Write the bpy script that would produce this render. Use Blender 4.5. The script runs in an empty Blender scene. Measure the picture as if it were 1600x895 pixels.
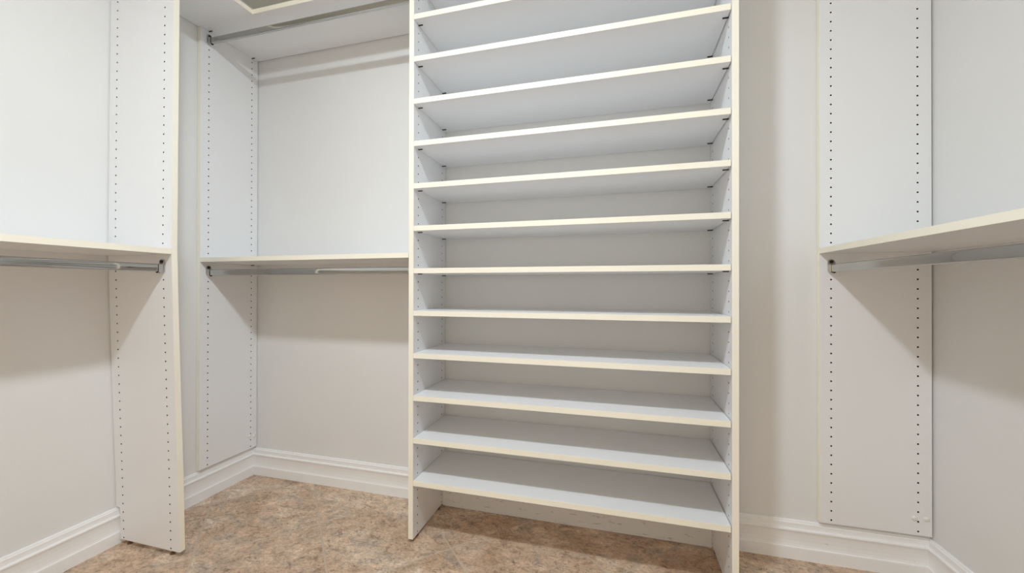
import bpy, bmesh, math
from mathutils import Matrix, Vector

S = bpy.context.scene
COL = S.collection

# ------------------------------------------------------------------ camera
cam_d = bpy.data.cameras.new('camera')
cam = bpy.data.objects.new('camera', cam_d)
COL.objects.link(cam)
cam_d.sensor_width = 36.0
cam_d.lens = 611.89 / 1600.0 * 36.0
cam_d.clip_start = 0.02
YAW, PITCH, ROLL, CAM_H = 0.2619, 0.0033, 0.0016, 0.9598
F = Vector((-math.sin(YAW), math.cos(YAW), 0)); R = Vector((math.cos(YAW), math.sin(YAW), 0)); U = Vector((0, 0, 1))
F, U = F * math.cos(PITCH) + U * math.sin(PITCH), U * math.cos(PITCH) - F * math.sin(PITCH)
R, U = R * math.cos(ROLL) + U * math.sin(ROLL), U * math.cos(ROLL) - R * math.sin(ROLL)
m = Matrix((R, U, -F)).transposed().to_4x4()
m.translation = Vector((0, 0, CAM_H))
cam.matrix_world = m
S.camera = cam

# ------------------------------------------------------------------ world and exposure
W = bpy.data.worlds.new('world'); S.world = W; W.use_nodes = True
W.node_tree.nodes['Background'].inputs[0].default_value = (1.0, 0.83, 0.60, 1)
W.node_tree.nodes['Background'].inputs[1].default_value = 1.5      # warm ambient fill, added as if from a hall beyond the unseen doorway
LAMP_STRENGTH = 345.0
LAMP_COLOR = (0.84, 0.93, 1.0, 1)
S.view_settings.view_transform = 'Standard'
S.view_settings.look = 'None'
S.view_settings.gamma = 1.0
S.view_settings.use_curve_mapping = False
S.view_settings.exposure = 0.17
S.cycles.diffuse_bounces = 10
S.cycles.max_bounces = 16

# ------------------------------------------------------------------ measures (metres)
XL, XR, YB, YFRONT, ZC = -1.8176, 1.0041, 1.6179, -1.06, 2.40
T = 0.019                                   # board thickness
UX0, UX1, UYF = -0.7415, 0.3394, 1.3297     # shoe unit: inner faces, front
Z12 = 0.2329
MS = 1.0945                                 # top of the three middle shelves
LZ = 2.1267                                 # underside of the corner top shelf
P2Y = 1.3272                                # front of the wall panel in the back bay
TX, TY = -1.4985, 1.0097                    # tall panel: front edge, near face
RPX, RPY = 0.6824, YB - T - 0.001           # right panel

# ------------------------------------------------------------------ materials
def new_mat(name):
    mt = bpy.data.materials.new(name); mt.use_nodes = True
    nt = mt.node_tree
    return mt, nt, nt.nodes['Principled BSDF']

def node(nt, typ, **kw):
    n = nt.nodes.new(typ)
    for k, v in kw.items():
        if k.startswith('i_'):
            n.inputs[k[2:].replace('_', ' ')].default_value = v
        else:
            setattr(n, k, v)
    return n

def ramp(nt, stops):
    r = nt.nodes.new('ShaderNodeValToRGB')
    els = r.color_ramp.elements
    while len(els) < len(stops):
        els.new(0.5)
    for e, (p, c) in zip(els, stops):
        e.position = p; e.color = (*c, 1) if len(c) == 3 else c
    return r

def mix(nt, a, b, fac, mode='MIX'):
    n = nt.nodes.new('ShaderNodeMix'); n.data_type = 'RGBA'; n.blend_type = mode
    for sock, v in ((n.inputs['Factor'], fac), (n.inputs[6], a), (n.inputs[7], b)):
        if isinstance(v, bpy.types.NodeSocket): nt.links.new(v, sock)
        else: sock.default_value = v if not isinstance(v, tuple) else ((*v, 1) if len(v) == 3 else v)
    return n.outputs[2]

def pos(nt, scale=(1, 1, 1)):
    g = nt.nodes.new('ShaderNodeNewGeometry')
    mp = nt.nodes.new('ShaderNodeMapping'); mp.inputs['Scale'].default_value = scale
    nt.links.new(g.outputs['Position'], mp.inputs['Vector'])
    return mp.outputs['Vector']

def simple(name, col, rough, bump=0.0, bscale=200.0, mottle=0.0, spec=0.5, metal=0.0):
    mt, nt, b = new_mat(name)
    b.inputs['Roughness'].default_value = rough
    b.inputs['Specular IOR Level'].default_value = spec
    b.inputs['Metallic'].default_value = metal
    v = pos(nt)
    n = node(nt, 'ShaderNodeTexNoise', i_Scale=2.3, i_Detail=4.0)
    nt.links.new(v, n.inputs['Vector'])
    dark = tuple(c * (1 - mottle) for c in col)
    r = ramp(nt, [(0.35, dark), (0.65, col)])
    nt.links.new(n.outputs['Fac'], r.inputs['Fac'])
    nt.links.new(r.outputs['Color'], b.inputs['Base Color'])
    if bump:
        n2 = node(nt, 'ShaderNodeTexNoise', i_Scale=bscale, i_Detail=2.0)
        nt.links.new(v, n2.inputs['Vector'])
        bp = node(nt, 'ShaderNodeBump', i_Strength=bump, i_Distance=0.002)
        nt.links.new(n2.outputs['Fac'], bp.inputs['Height'])
        nt.links.new(bp.outputs['Normal'], b.inputs['Normal'])
    return mt

M_WALL = simple('wall_paint', (0.785, 0.785, 0.78), 0.6, bump=0.12, bscale=160, mottle=0.02, spec=0.3)
M_CEIL = simple('ceiling_paint', (0.76, 0.735, 0.66), 0.8, bump=0.2, bscale=120, spec=0.2)
M_BOARD = simple('white_melamine', (0.83, 0.835, 0.845), 0.33, bump=0.03, bscale=500, mottle=0.012, spec=0.45)
M_BAND = simple('cream_edge_band', (0.93, 0.89, 0.77), 0.35, mottle=0.03, spec=0.45)
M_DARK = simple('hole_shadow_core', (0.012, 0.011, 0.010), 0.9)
M_PIN = simple('black_shelf_pin', (0.012, 0.012, 0.012), 0.4)
M_CAP = simple('white_plastic', (0.80, 0.79, 0.77), 0.3)
M_CHROME = simple('chrome', (0.50, 0.50, 0.485), 0.045, metal=1.0)
M_FOOT = simple('brown_leveller', (0.16, 0.10, 0.06), 0.5)
M_GROUT = simple('grout', (0.58, 0.47, 0.37), 0.9, bump=0.3, bscale=400, mottle=0.12)
M_RIM = simple('lamp_rim_metal', (0.75, 0.75, 0.74), 0.3, metal=0.6)
M_DOOR = simple('white_door_casing', (0.80, 0.79, 0.77), 0.4)

def scuffed(name, col, amount, stretch, thr=0.655, scale=9.0):
    """white painted trim with thin dark scuffs that have a shape of their own"""
    mt, nt, b = new_mat(name)
    b.inputs['Roughness'].default_value = 0.38
    v = pos(nt, stretch)
    n = node(nt, 'ShaderNodeTexNoise', i_Scale=scale, i_Detail=6.0, i_Roughness=0.72)
    nt.links.new(v, n.inputs['Vector'])
    r = ramp(nt, [(0.0, (0, 0, 0)), (thr, (0, 0, 0)), (thr + 0.045, (1, 1, 1))])
    nt.links.new(n.outputs['Fac'], r.inputs['Fac'])
    f = nt.nodes.new('ShaderNodeMath'); f.operation = 'MULTIPLY'
    nt.links.new(r.outputs['Color'], f.inputs[0]); f.inputs[1].default_value = amount
    c = mix(nt, col, (0.30, 0.27, 0.24), f.outputs[0])
    nt.links.new(c, b.inputs['Base Color'])
    return mt
M_BASE = scuffed('white_gloss_trim', (0.89, 0.89, 0.89), 0.5, (1, 1, 2.2), 0.665, 15.0)
M_KICK = scuffed('scuffed_kick_board', (0.76, 0.755, 0.75), 0.7, (0.8, 1, 4.0), 0.60, 17.0)

def tile_mat():
    mt, nt, b = new_mat('brown_stone_tile')
    b.inputs['Roughness'].default_value = 0.42
    b.inputs['Specular IOR Level'].default_value = 0.35
    g = nt.nodes.new('ShaderNodeNewGeometry')
    oi = nt.nodes.new('ShaderNodeObjectInfo')
    off = node(nt, 'ShaderNodeVectorMath', operation='SCALE')
    cmb = nt.nodes.new('ShaderNodeCombineXYZ')
    nt.links.new(oi.outputs['Random'], cmb.inputs[0]); nt.links.new(oi.outputs['Random'], cmb.inputs[2])
    nt.links.new(cmb.outputs[0], off.inputs[0]); off.inputs['Scale'].default_value = 37.0
    add = node(nt, 'ShaderNodeVectorMath', operation='ADD')
    nt.links.new(g.outputs['Position'], add.inputs[0]); nt.links.new(off.outputs[0], add.inputs[1])
    mp = nt.nodes.new('ShaderNodeMapping'); mp.inputs['Rotation'].default_value = (0, 0, 0.6); mp.inputs['Scale'].default_value = (1.0, 1.35, 1)
    nt.links.new(add.outputs[0], mp.inputs['Vector'])
    def noise(scale, det, rough, dist=0.0):
        n = node(nt, 'ShaderNodeTexNoise', i_Scale=scale, i_Detail=det, i_Roughness=rough, i_Distortion=dist)
        nt.links.new(mp.outputs[0], n.inputs['Vector']); return n.outputs['Fac']
    big = ramp(nt, [(0.32, (0.455, 0.305, 0.205)), (0.5, (0.60, 0.435, 0.315)), (0.68, (0.75, 0.615, 0.49))])
    nt.links.new(noise(5.0, 5, 0.6, 0.6), big.inputs['Fac'])
    grey = ramp(nt, [(0.50, (0, 0, 0)), (0.68, (1, 1, 1))])
    nt.links.new(noise(8.0, 4, 0.6, 1.0), grey.inputs['Fac'])
    c = mix(nt, big.outputs['Color'], (0.46, 0.365, 0.29), grey.outputs['Color'])
    fine = ramp(nt, [(0.34, (0.50, 0.47, 0.44)), (0.47, (0.95, 0.95, 0.95)), (0.66, (1.25, 1.24, 1.22))])
    nt.links.new(noise(23.0, 9, 0.72, 1.0), fine.inputs['Fac'])
    c = mix(nt, c, fine.outputs['Color'], 0.9, 'MULTIPLY')
    grain = ramp(nt, [(0.35, (0.66, 0.64, 0.62)), (0.5, (1, 1, 1)), (0.65, (1.2, 1.2, 1.19))])
    nt.links.new(noise(95.0, 5, 0.7, 0.5), grain.inputs['Fac'])
    c = mix(nt, c, grain.outputs['Color'], 0.8, 'MULTIPLY')
    # small dark pits gathered in patches
    pits = ramp(nt, [(0.56, (0, 0, 0)), (0.62, (1, 1, 1))])
    nt.links.new(noise(52.0, 7, 0.7, 1.0), pits.inputs['Fac'])
    patch = ramp(nt, [(0.42, (0, 0, 0)), (0.55, (1, 1, 1))])
    nt.links.new(noise(6.5, 4, 0.6, 0.4), patch.inputs['Fac'])
    mu = nt.nodes.new('ShaderNodeMath'); mu.operation = 'MULTIPLY'
    nt.links.new(pits.outputs['Color'], mu.inputs[0]); nt.links.new(patch.outputs['Color'], mu.inputs[1])
    mu2 = nt.nodes.new('ShaderNodeMath'); mu2.operation = 'MULTIPLY'; mu2.inputs[1].default_value = 0.75
    nt.links.new(mu.outputs[0], mu2.inputs[0])
    c = mix(nt, c, (0.17, 0.115, 0.075), mu2.outputs[0])
    nt.links.new(c, b.inputs['Base Color'])
    bp = node(nt, 'ShaderNodeBump', i_Strength=0.25, i_Distance=0.003)
    nt.links.new(noise(23.0, 9, 0.72, 1.0), bp.inputs['Height'])
    nt.links.new(bp.outputs['Normal'], b.inputs['Normal'])
    return mt
M_TILE = tile_mat()

M_LAMP = bpy.data.materials.new('lamp_diffuser_glow'); M_LAMP.use_nodes = True
_nt = M_LAMP.node_tree
_b = _nt.nodes['Principled BSDF']
_b.inputs['Emission Color'].default_value = LAMP_COLOR
_b.inputs['Emission Strength'].default_value = LAMP_STRENGTH

# ------------------------------------------------------------------ helpers
def link_mesh(name, me, mats, parent=None):
    o = bpy.data.objects.new(name, me)
    COL.objects.link(o)
    for mt in (mats if isinstance(mats, (list, tuple)) else [mats]):
        if mt.name not in me.materials: me.materials.append(mt)
    if parent: o.parent = parent
    return o

def obj(name, bm, mats, parent=None, smooth=False):
    me = bpy.data.meshes.new(name)
    bmesh.ops.recalc_face_normals(bm, faces=bm.faces[:])
    bm.to_mesh(me); bm.free()
    if smooth:
        for p in me.polygons: p.use_smooth = True
    return link_mesh(name, me, mats, parent)

def empty(name, loc=(0, 0, 0)):
    o = bpy.data.objects.new(name, None); COL.objects.link(o); o.location = loc
    o.empty_display_size = 0.05
    return o

def tag(o, label, cat, group=None):
    o['label'] = label; o['category'] = cat
    if group: o['group'] = group
    return o

def struct(o, label=None, cat=None):
    o['kind'] = 'structure'
    if label: o['label'] = label
    if cat: o['category'] = cat
    return o

def box(bm, x0, x1, y0, y1, z0, z1, bev=0.0, seg=1):
    vs = [bm.verts.new(p) for p in ((x0,y0,z0),(x1,y0,z0),(x1,y1,z0),(x0,y1,z0),(x0,y0,z1),(x1,y0,z1),(x1,y1,z1),(x0,y1,z1))]
    fs = [bm.faces.new([vs[i] for i in q]) for q in ((3,2,1,0),(4,5,6,7),(0,1,5,4),(1,2,6,5),(2,3,7,6),(3,0,4,7))]
    if bev:
        es = list({e for f in fs for e in f.edges})
        bmesh.ops.bevel(bm, geom=es, offset=bev, segments=seg, affect='EDGES', profile=0.5)

def box_obj(name, dims, mat, parent=None, bev=0.0, seg=1):
    bm = bmesh.new(); box(bm, *dims, bev=bev, seg=seg)
    return obj(name, bm, mat, parent)

def prism(bm, pts, z0, z1):
    lo = [bm.verts.new((x, y, z0)) for x, y in pts]; hi = [bm.verts.new((x, y, z1)) for x, y in pts]
    bm.faces.new(list(reversed(lo))); bm.faces.new(hi)
    n = len(pts)
    for i in range(n): bm.faces.new((lo[i], lo[(i+1) % n], hi[(i+1) % n], hi[i]))

def cyl(bm, c, axis, r, length, n=16):
    """cylinder from c along axis"""
    a = Vector(axis).normalized(); u = a.orthogonal().normalized(); w = a.cross(u)
    c = Vector(c); rings = []
    for d in (0, length):
        rings.append([bm.verts.new(c + a*d + (u*math.cos(2*math.pi*i/n) + w*math.sin(2*math.pi*i/n))*r) for i in range(n)])
    bm.faces.new(list(reversed(rings[0]))); bm.faces.new(rings[1])
    for i in range(n): bm.faces.new((rings[0][i], rings[0][(i+1) % n], rings[1][(i+1) % n], rings[1][i]))

# ------------------------------------------------------------------ the room shell
WT = 0.10
struct(box_obj('wall_left', (XL - WT, XL, YFRONT - WT, YB + WT, 0, ZC), M_WALL), 'off-white painted wall behind the tall free-standing panel', 'wall')
struct(box_obj('wall_back', (XL, XR, YB, YB + WT, 0, ZC), M_WALL), 'off-white painted wall behind the shoe shelves', 'wall')
struct(box_obj('wall_right', (XR, XR + WT, YFRONT - WT, YB + WT, 0, ZC), M_WALL), 'off-white painted wall along the single shelf beside the shoe shelves', 'wall')
DX0, DX1, DZ = -0.86, 0.04, 2.06
bm = bmesh.new()
box(bm, XL, DX0, YFRONT - WT, YFRONT, 0, ZC); box(bm, DX1, XR, YFRONT - WT, YFRONT, 0, ZC); box(bm, DX0, DX1, YFRONT - WT, YFRONT, DZ, ZC)
struct(obj('wall_front', bm, M_WALL), 'off-white painted wall with an open doorway', 'wall')
bm = bmesh.new()
box(bm, DX0 - 0.07, DX0, YFRONT, YFRONT + 0.016, 0, DZ + 0.07); box(bm, DX1, DX1 + 0.07, YFRONT, YFRONT + 0.016, 0, DZ + 0.07); box(bm, DX0, DX1, YFRONT, YFRONT + 0.016, DZ, DZ + 0.07)
struct(obj('trim_1', bm, M_DOOR), 'white casing around the open doorway', 'door casing')
struct(box_obj('ceiling', (XL - WT, XR + WT, YFRONT - WT, YB + WT, ZC, ZC + 0.08), M_CEIL), 'plain warm white ceiling above the closet', 'ceiling')

# floor: grout bed with diagonal tiles, each a piece
floor = struct(box_obj('floor', (XL - WT, XR + WT, YFRONT - WT, YB + WT, -0.05, -0.0011), M_GROUT), 'mottled brown stone tile floor laid diagonally', 'floor')
PITCH_T, GROUT = 0.577, 0.0065
def clip(poly, axis, val, keep_less):
    out = []
    for i in range(len(poly)):
        a, b = poly[i], poly[(i+1) % len(poly)]
        ia = (a[axis] <= val) == keep_less; ib = (b[axis] <= val) == keep_less
        if ia: out.append(a)
        if ia != ib:
            t = (val - a[axis]) / (b[axis] - a[axis])
            out.append((a[0] + t*(b[0]-a[0]), a[1] + t*(b[1]-a[1])))
    return out
for i in range(-9, 8):
    for j in range(-8, 9):
        g = GROUT * 0.7071
        s0, s1 = 0.172 + i*PITCH_T + g, 0.172 + (i+1)*PITCH_T - g      # X + Y
        d0, d1 = 1.353 + j*PITCH_T + g, 1.353 + (j+1)*PITCH_T - g      # Y - X
        poly = [((s-d)/2, (s+d)/2) for s, d in ((s0,d0),(s1,d0),(s1,d1),(s0,d1))]
        for ax, val, less in ((0, XR - 0.001, True), (0, XL + 0.001, False), (1, YB - 0.001, True), (1, YFRONT - WT, False)):
            if poly: poly = clip(poly, ax, val, less)
        if len(poly) < 3: continue
        A = abs(sum(poly[k][0]*poly[(k+1) % len(poly)][1] - poly[(k+1) % len(poly)][0]*poly[k][1] for k in range(len(poly)))) / 2
        if A < 0.0006: continue
        clean = [p for k, p in enumerate(poly) if math.dist(p, poly[k-1]) > 1e-4]
        bm = bmesh.new(); prism(bm, clean, -0.004, 0.0)
        top = [e for e in bm.edges if all(abs(v.co.z) < 1e-6 for v in e.verts)]
        bmesh.ops.bevel(bm, geom=top, offset=0.0008, segments=1, affect='EDGES')
        obj('tile', bm, M_TILE, floor)

# baseboards: one moulded profile, mitred in the corners
PROF = [(0,0),(.0165,0),(.0165,.0395),(.0160,.0430),(.0138,.0455),(.0122,.0520),(.0112,.0640),(.0114,.0780),(.0126,.0900),(.0140,.0970),
        (.0158,.0990),(.0162,.1030),(.0148,.1060),(.0108,.1075),(.0100,.1110),(.0096,.1210),(.0102,.1225),(.0092,.1260),(.0066,.1270),(.0060,.1305),(.0048,.1325),(0,.1335)]
def baseboard(name, p0, p1, nrm, m0, m1, label):
    """p0 -> p1 along the wall foot; m0/m1: mitre sign at each end (1 shortens with thickness)"""
    bm = bmesh.new(); p0 = Vector((*p0, 0)); p1 = Vector((*p1, 0)); d = (p1 - p0).normalized(); nrm = Vector((*nrm, 0))
    a = [bm.verts.new(p0 + nrm*t + d*(t*m0) + Vector((0,0,z))) for t, z in PROF]
    b = [bm.verts.new(p1 + nrm*t - d*(t*m1) + Vector((0,0,z))) for t, z in PROF]
    n = len(PROF)
    for i in range(n): bm.faces.new((a[i], a[(i+1) % n], b[(i+1) % n], b[i]))
    bm.faces.new(a); bm.faces.new(list(reversed(b)))
    return struct(obj(name, bm, M_BASE), label, 'baseboard')
e = 0.0004
baseboard('baseboard_left', (XL+e, YFRONT), (XL+e, YB-e), (1, 0), 1, 1, 'tall white moulded baseboard running past the tall panel')
baseboard('baseboard_back', (XL+e, YB-e), (XR-e, YB-e), (0, -1), 1, 1, 'white moulded baseboard on the wall either side of the shoe shelves')
baseboard('baseboard_right', (XR-e, YFRONT), (XR-e, YB-e), (-1, 0), 1, 1, 'white moulded baseboard below the single shelf beside the shoe shelves')

# ------------------------------------------------------------------ drilled boards
def drilled_panel(name, place, amax, z0, z1, cols, hz, notch=None, parent=None, tn=T, band=True, caps=()):
    """board in (a, z, n): a from the wall edge to the front edge, n = 0 the drilled face, n = tn behind.
    cols: a of the hole columns; hz: z of one hole (32 mm pitch). place(a, z, n) -> world."""
    w, p, r, dep = 0.012, 0.032, 0.0030, 0.009
    al = sorted({0.0, amax} | {c - w for c in cols} | {c + w for c in cols} | ({notch[0]} if notch else set()))
    k0 = math.ceil((z0 + .005 - hz) / p); k1 = math.floor((z1 - .005 - hz) / p)
    zl = sorted({z0, z1} | {hz + (k - 0.5)*p for k in range(k0, k1 + 2) if z0 + 1e-4 < hz + (k - 0.5)*p < z1 - 1e-4})
    zl = [z for i, z in enumerate(zl) if i == 0 or z - zl[i-1] > 1e-5]
    nrow = None
    if notch: nrow = min(range(len(zl)), key=lambda i: abs(zl[i] - notch[1]))
    bm = bmesh.new(); cache = {}
    def V(a, z, n):
        key = (round(a, 6), round(z, 6), round(n, 6))
        if key not in cache: cache[key] = bm.verts.new(place(a, z, n))
        return cache[key]
    def face(pts, mi):
        f = bm.faces.new([V(*q) for q in pts]); f.material_index = mi
    na, nz = len(al) - 1, len(zl) - 1
    def has(i, j):
        if not (0 <= i < na and 0 <= j < nz): return False
        return not (notch and al[i+1] <= notch[0] + 1e-6 and j < nrow)
    for i in range(na):
        hole_col = any(abs((al[i] + al[i+1])/2 - c) < 1e-6 for c in cols)
        for j in range(nz):
            if not has(i, j): continue
            a0, a1, b0, b1 = al[i], al[i+1], zl[j], zl[j+1]
            face([(a0,b0,tn),(a0,b1,tn),(a1,b1,tn),(a1,b0,tn)], 0)
            cz = hz + round(((b0 + b1)/2 - hz)/p)*p
            if hole_col and b0 + .004 < cz < b1 - .004:
                ca = (a0+a1)/2
                out = [(a1,cz),(a1,b1),(ca,b1),(a0,b1),(a0,cz),(a0,b0),(ca,b0),(a1,b0)]
                rim = [(ca + r*math.cos(q*math.pi/4), cz + r*math.sin(q*math.pi/4)) for q in range(8)]
                for q in range(8):
                    s = (q+1) % 8
                    face([(*out[q],0),(*out[s],0),(*rim[s],0),(*rim[q],0)], 0)
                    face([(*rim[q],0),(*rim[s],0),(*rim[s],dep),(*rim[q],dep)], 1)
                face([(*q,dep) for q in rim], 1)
            else:
                face([(a0,b0,0),(a1,b0,0),(a1,b1,0),(a0,b1,0)], 0)
            if not has(i-1, j): face([(a0,b0,0),(a0,b1,0),(a0,b1,tn),(a0,b0,tn)], 0)
            if not has(i+1, j): face([(a1,b0,0),(a1,b0,tn),(a1,b1,tn),(a1,b1,0)], 0)
            if not has(i, j-1): face([(a0,b0,0),(a0,b0,tn),(a1,b0,tn),(a1,b0,0)], 0)
            if not has(i, j+1): face([(a0,b1,0),(a1,b1,0),(a1,b1,tn),(a0,b1,tn)], 0)
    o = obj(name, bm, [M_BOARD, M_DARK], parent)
    if band:
        bm = bmesh.new(); prev = None; bt = 0.0014
        for z in zl:
            ring = [bm.verts.new(place(*q)) for q in ((amax+.0001, z, .0003), (amax+bt, z, .0003), (amax+bt, z, tn-.0003), (amax+.0001, z, tn-.0003))]
            if prev:
                for q in range(4): bm.faces.new((prev[q], prev[(q+1) % 4], ring[(q+1) % 4], ring[q]))
            else: bm.faces.new(ring)
            prev = ring
        bm.faces.new(prev)
        b = obj('edge_banding', bm, M_BAND, o); b['label'] = 'cream edge banding'
    for (a, z) in caps:
        bm = bmesh.new()
        c0 = Vector(place(a, z, 0)); nn = (Vector(place(a, z, -1)) - c0).normalized(); u = Vector((0,0,1)); w2 = nn.cross(u)
        rings = []
        for hh, rr in ((0, .0080), (.0014, .0078), (.0030, .0062), (.0040, .0030)):
            rings.append([bm.verts.new(c0 + nn*hh + (u*math.cos(q*math.pi/8) + w2*math.sin(q*math.pi/8))*rr) for q in range(16)])
        for x, y in zip(rings, rings[1:]):
            for q in range(16): bm.faces.new((x[q], x[(q+1) % 16], y[(q+1) % 16], y[q]))
        bm.faces.new(rings[-1])
        obj('screw_cap', bm, M_CAP, o, smooth=True)
    return o

def shelf_pin(parent, x, y, z, axis, length=0.017):
    bm = bmesh.new(); cyl(bm, (x, y, z), axis, 0.0024, length, 10)
    return obj('shelf_pin', bm, M_PIN, parent)

# tall free-standing panel beside the left wall, slightly bowed
BOW = [(0.0, .0310), (0.28, .0240), (0.575, .0145), (0.845, .0062), (1.09, 0.0), (1.45, .0012), (2.0, .0040), (2.2, .0055)]
def bow(z):
    for (za, ya), (zb, yb) in zip(BOW, BOW[1:]):
        if z <= zb: return ya + (yb - ya)*(z - za)/(zb - za)
    return BOW[-1][1]
TWX = XL + 0.0035
tall = drilled_panel('drilled_upright', lambda a, z, n: (TWX + a, TY + bow(z) + n, z), TX - .0014 - TWX, 0.018, LZ - 0.0006,
                     [0.037, TX - TWX - 0.0415], 1.466, notch=(0.0205, 0.140))
tag(tall, 'tall white drilled panel standing on the tiles, notched over the baseboard', 'panel')
for fx in (-1.762, -1.545):
    bm = bmesh.new(); cyl(bm, (fx, TY + bow(0) + .0095, 0.0), (0,0,1), .0085, .005, 14); cyl(bm, (fx, TY + bow(0) + .0095, .0045), (0,0,1), .004, .0138, 10)
    f = obj('levelling_foot', bm, M_FOOT, tall)

# wall panel of the back bay, on the left wall above the baseboard
P2X = XL + T + 0.001
p2 = drilled_panel('drilled_upright', lambda a, z, n: (P2X - n, YB - 0.003 - a, z), YB - 0.003 - P2Y - .0014, 0.1420, LZ - 0.0006,
                   [0.034, YB - .003 - P2Y - 0.0365], 0.9855, caps=[(0.014, 0.197), (0.042, 0.206)])
tag(p2, 'white drilled panel on the wall in the corner with two hanging rods', 'panel')

# right wall panel, flat on the back wall
rp = drilled_panel('drilled_upright', lambda a, z, n: (XR - 0.0065 - a, RPY + n, z), XR - 0.0065 - RPX - .0014, 0.1455, 2.1264,
                   [0.037, XR - .0065 - RPX - 0.0345], 0.990, caps=[(XR - .0065 - .951, 0.200), (XR - .0065 - .983, 0.202)])
tag(rp, 'white drilled panel with two screw caps low down, beside the shoe shelves', 'panel')

# ------------------------------------------------------------------ shoe shelf unit
unit = empty('shoe_shelf_unit', ((UX0 + UX1)/2, (UYF + YB)/2, 0))
tag(unit, 'white shoe shelf unit with a column of wide shelves and cream front edges', 'shelf unit')
ul = unit.location.copy()
UYB = YB - 0.0035
for side in (0, 1):
    X = UX0 if side == 0 else UX1
    s = -1 if side == 0 else 1
    up = drilled_panel('side_panel', lambda a, z, n, X=X, s=s: (X + s*n - ul.x, UYB - a - ul.y, z), UYB - UYF - .0014, 0.012, 2.30,
                       [0.034, UYB - UYF - 0.0365], 1.046, notch=(0.0205, 0.145), parent=unit, tn=0.0195)
    for fy in (UYF + .045, UYB - .05):
        bm = bmesh.new(); cx = X + s*.0095
        cyl(bm, (cx - ul.x, fy - ul.y, 0), (0,0,1), .0085, .005, 14); cyl(bm, (cx - ul.x, fy - ul.y, .0045), (0,0,1), .004, .0076, 10)
        obj('levelling_foot', bm, M_FOOT, up)
sh_body = sh_band = pin_l = pin_r = None
for i in range(13):
    zt = Z12 + 0.16*i
    if i == 0:
        bm = bmesh.new(); box(bm, UX0 + .0008 - ul.x, UX1 - .0026 - ul.x, UYF + .0016 - ul.y, YB - .009 - ul.y, -T, 0, bev=.0004)
        o = obj('shelf', bm, M_BOARD, unit); sh_body = o.data
        b = box_obj('edge_banding', (UX0 + .0008 - ul.x, UX1 - .0026 - ul.x, UYF + .0001 - ul.y, UYF + .00155 - ul.y, -T, 0.0), M_BAND, o); sh_band = b.data
        bm = bmesh.new(); cyl(bm, (0,0,0), (1,0,0), .0024, .017, 10); q = obj('shelf_pin', bm, M_PIN, o); pin_l = q.data
        pins = [q]
    else:
        o = link_mesh('shelf', sh_body, [], unit)
        b = link_mesh('edge_banding', sh_band, [], o)
        pins = []
    o.location = (0, 0, zt)
    b['label'] = 'cream edge banding'
    while len(pins) < 4: pins.append(link_mesh('shelf_pin', pin_l, [], o))
    for q, (px, py) in zip(pins, ((UX0 + .0005, UYF + .0365), (UX1 - .0175, UYF + .0365), (UX0 + .0005, UYB - .034), (UX1 - .0175, UYB - .034))):
        q.location = (px - ul.x, py - ul.y, -T - .0012)
kb = box_obj('kick_board', (UX0 + .0005 - ul.x, UX1 - .0005 - ul.x, 1.5925 - ul.y, 1.6005 - ul.y, 0.0005, 0.135), M_KICK, unit, bev=.0006)
kb['label'] = 'scuffed white kick board'

# ------------------------------------------------------------------ shelves of the hanging bays
def board_shelf(name, x0, x1, y0, y1, zt, front, pins, label, group=None):
    """front: 'x0', 'x1' or 'y0' - the side with the cream band"""
    d = [x0, x1, y0, y1]; bt = .0014; bd = list(d)
    if front == 'y0': d[2] += bt + .0001; bd[3] = y0 + bt
    if front == 'x1': d[1] -= bt + .0001; bd[0] = x1 - bt
    if front == 'x0': d[0] += bt + .0001; bd[1] = x0 + bt
    o = box_obj(name, (*d, zt - T, zt), M_BOARD, None, bev=.0004)
    b = box_obj('edge_banding', (*bd, zt - T, zt), M_BAND, o); b['label'] = 'cream edge banding'
    for (x, y, ax) in pins: shelf_pin(o, x, y, zt - T - .0012, ax)
    return tag(o, label, 'shelf', group)

board_shelf('closet_shelf', XL + .006, TX, YFRONT + .002, TY - .0006, MS, 'x1',
            [],
            'white cream-edged shelf over the chrome rod, ending at the tall standing panel')
board_shelf('closet_shelf', P2X + .0006, UX0 - .0195 - .0006, P2Y, YB - .007, MS - .0022, 'y0',
            [(P2X + .0003, YB - .037, (1,0,0)), (UX0 - .0198, YB - .037, (-1,0,0))],
            'white middle shelf between the corner panel and the shoe shelves')
board_shelf('closet_shelf', RPX, XR - .006, YFRONT + .002, RPY - .0006, MS + .0055, 'x0',
            [],
            'white shelf above a chrome rod, resting at the panel with two screw caps')

# corner top shelf: one L-shaped board
LX, LY = -1.5039, 1.3238
bm = bmesh.new()
pts = [(XL + .004, YFRONT + .002), (LX - .0015, YFRONT + .002), (LX - .0015, LY + .0015), (UX0 - .0201, LY + .0015), (UX0 - .0201, YB - .006), (XL + .004, YB - .006)]
prism(bm, pts, LZ, LZ + T)
top = obj('corner_shelf', bm, M_BOARD)
tag(top, 'high L-shaped white shelf with cream edges wrapping the room corner', 'shelf')
bm = bmesh.new(); box(bm, LX - .0014, LX, YFRONT + .002, LY, LZ, LZ + T); b = obj('edge_banding', bm, M_BAND, top); b['label'] = 'cream edge banding'
bm = bmesh.new(); box(bm, LX - .0014, UX0 - .0201, LY + .0001, LY + .0014, LZ, LZ + T); b = obj('edge_banding', bm, M_BAND, top); b['label'] = 'cream edge banding'
shelf_pin(top, P2X + .0003, P2Y + .0365, LZ - .0012, (1,0,0)); shelf_pin(top, P2X + .0003, YB - .037, LZ - .0012, (1,0,0))

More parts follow.
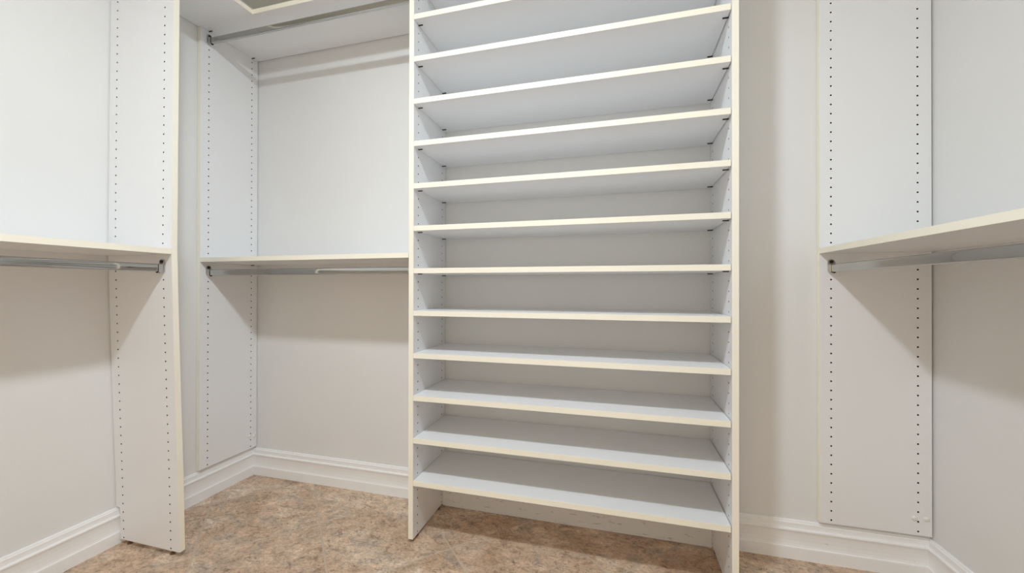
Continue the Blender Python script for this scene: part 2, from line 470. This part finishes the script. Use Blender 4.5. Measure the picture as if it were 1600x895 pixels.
# ------------------------------------------------------------------ hanging rods
def stadium(w, h, n=8):
    """closed outline of a flat-sided oval, in (across, up), up through the straight sides"""
    r = w/2; s = h/2 - r
    return [(r*math.cos(t), s + r*math.sin(t)) for t in (math.pi*k/n for k in range(n+1))] + \
           [(r*math.cos(t), -s + r*math.sin(t)) for t in (math.pi + math.pi*k/n for k in range(n+1))]

def rounded(w, h, r, n=4):
    pts = []
    for cx, cz, t0 in ((w/2-r, h/2-r, 0), (-w/2+r, h/2-r, .5), (-w/2+r, -h/2+r, 1), (w/2-r, -h/2+r, 1.5)):
        pts += [(cx + r*math.cos(math.pi*(t0 + .5*k/n)), cz + r*math.sin(math.pi*(t0 + .5*k/n))) for k in range(n+1)]
    return pts

def extrude_outline(bm, outline, o, d, length, side, cap=True):
    o, d, side = Vector(o), Vector(d), Vector(side); up = Vector((0,0,1))
    A = [bm.verts.new(o + side*a + up*z) for a, z in outline]; B = [bm.verts.new(o + d*length + side*a + up*z) for a, z in outline]
    n = len(outline)
    fs = [bm.faces.new((A[i], A[(i+1) % n], B[(i+1) % n], B[i])) for i in range(n)]
    if cap: bm.faces.new(list(reversed(A))); bm.faces.new(B)
    return fs

def closet_rod(p0, p1, label):
    """rod along p0 -> p1 (wall faces); z of p = rod centre"""
    p0, p1 = Vector(p0), Vector(p1); d = (p1 - p0).normalized(); L = (p1 - p0).length; side = d.cross(Vector((0,0,1)))
    root = empty('closet_rod', (p0 + p1)/2); c = root.location
    bm = bmesh.new(); fs = extrude_outline(bm, rounded(.0135, .0275, .0046), p0 - c + d*.005, d, L - .010, side)
    rod = obj('rod', bm, M_CHROME, root)
    for q in rod.data.polygons: q.use_smooth = len(q.vertices) == 4
    mo = rod.modifiers.new('edge', 'EDGE_SPLIT'); mo.split_angle = math.radians(40)
    for p, dd in ((p0, d), (p1, -d)):
        q = p - c + dd*.0006; up = Vector((0,0,1))
        bm = bmesh.new()
        ctr = q + up*.0075
        extrude_outline(bm, stadium(.0215, .0475), ctr, dd, .0032, side)               # flange
        # U-shaped cup around the lower part
        no, ni = [], []
        for k in range(13):
            t = math.pi + math.pi*k/12
            no.append((.0098*math.cos(t), -.0052 + .0098*math.sin(t))); ni.append((.0076*math.cos(t), -.0064 + .0082*math.sin(t)))
        no = [(-.0098, .0125)] + no + [(.0098, .0125)]; ni = [(-.0076, .0125)] + ni + [(.0076, .0125)]
        # lower the arc so that the rod sits inside
        no = [(a, z - .0030 if z < .012 else z) for a, z in no]; ni = [(a, z - .0030 if z < .012 else z) for a, z in ni]
        base = q + dd*.0034
        rows = [[bm.verts.new(base + dd*l + side*a + up*z) for a, z in ln] for ln, l in ((no, 0), (no, .0135), (ni, .0135), (ni, 0))]
        for x, y in ((0,1),(1,2),(2,3),(3,0)):
            for k in range(len(no) - 1): bm.faces.new((rows[x][k], rows[x][k+1], rows[y][k+1], rows[y][k]))
        for k in (0, -1): bm.faces.new([r_[k] for r_ in rows])
        br = obj('bracket', bm, M_CHROME, root)
        bm = bmesh.new(); cyl(bm, q + up*.0225 + dd*.0033, dd, .0058, .0022, 14)
        sc = obj('screw', bm, M_PIN, br); sc['label'] = 'dark screw head'
    return tag(root, label, 'closet rod')

closet_rod((-1.540, TY, 1.0270), (-1.540, YFRONT, 1.0270), 'chrome rod bracketed to the tall panel that stands on the tiles')
closet_rod((P2X, P2Y + .0365, 1.0270), (UX0 - .0195, P2Y + .0365, 1.0270), 'chrome rod under the middle shelf left of the shoe shelves')
closet_rod((P2X, P2Y + .0365, 2.0800), (UX0 - .0195, P2Y + .0365, 2.0800), 'chrome rod high under the L-shaped corner shelf')
closet_rod((RPX + .0345, RPY, 1.0290), (RPX + .0345, YFRONT, 1.0290), 'chrome rod bracketed to the panel with two screw caps')

# ------------------------------------------------------------------ ceiling lamp
LXP, LYP = -0.42, 0.25
lamp = empty('ceiling_lamp', (LXP, LYP, ZC))
tag(lamp, 'round flush ceiling lamp in the middle of the closet', 'lamp')
bm = bmesh.new()
prof = [(.0, -.001), (.105, -.001), (.11, -.010), (.11, -.030), (.104, -.036), (.092, -.036), (.090, -.028), (.0, -.028)]
rings = [[bm.verts.new((r*math.cos(2*math.pi*k/40), r*math.sin(2*math.pi*k/40), z)) for k in range(40)] if r else [bm.verts.new((0,0,z))] for r, z in prof]
for x, y in zip(rings, rings[1:]):
    for k in range(40):
        a = [x[k], x[(k+1) % 40]] if len(x) > 1 else [x[0]]
        c = [y[(k+1) % 40], y[k]] if len(y) > 1 else [y[0]]
        bm.faces.new(a + c)
obj('rim', bm, M_RIM, lamp, smooth=False)
bm = bmesh.new()
prof = [(.0885, -.030), (.087, -.038), (.075, -.046), (.05, -.052), (.025, -.0555), (0, -.0565)]
rings = [[bm.verts.new((r*math.cos(2*math.pi*k/40), r*math.sin(2*math.pi*k/40), z)) for k in range(40)] if r else [bm.verts.new((0,0,z))] for r, z in prof]
for x, y in zip(rings, rings[1:]):
    for k in range(40):
        bm.faces.new([x[k], x[(k+1) % 40]] + ([y[(k+1) % 40], y[k]] if len(y) > 1 else [y[0]]))
bm.faces.new(list(reversed(rings[0])))
obj('diffuser', bm, M_LAMP, lamp, smooth=True)
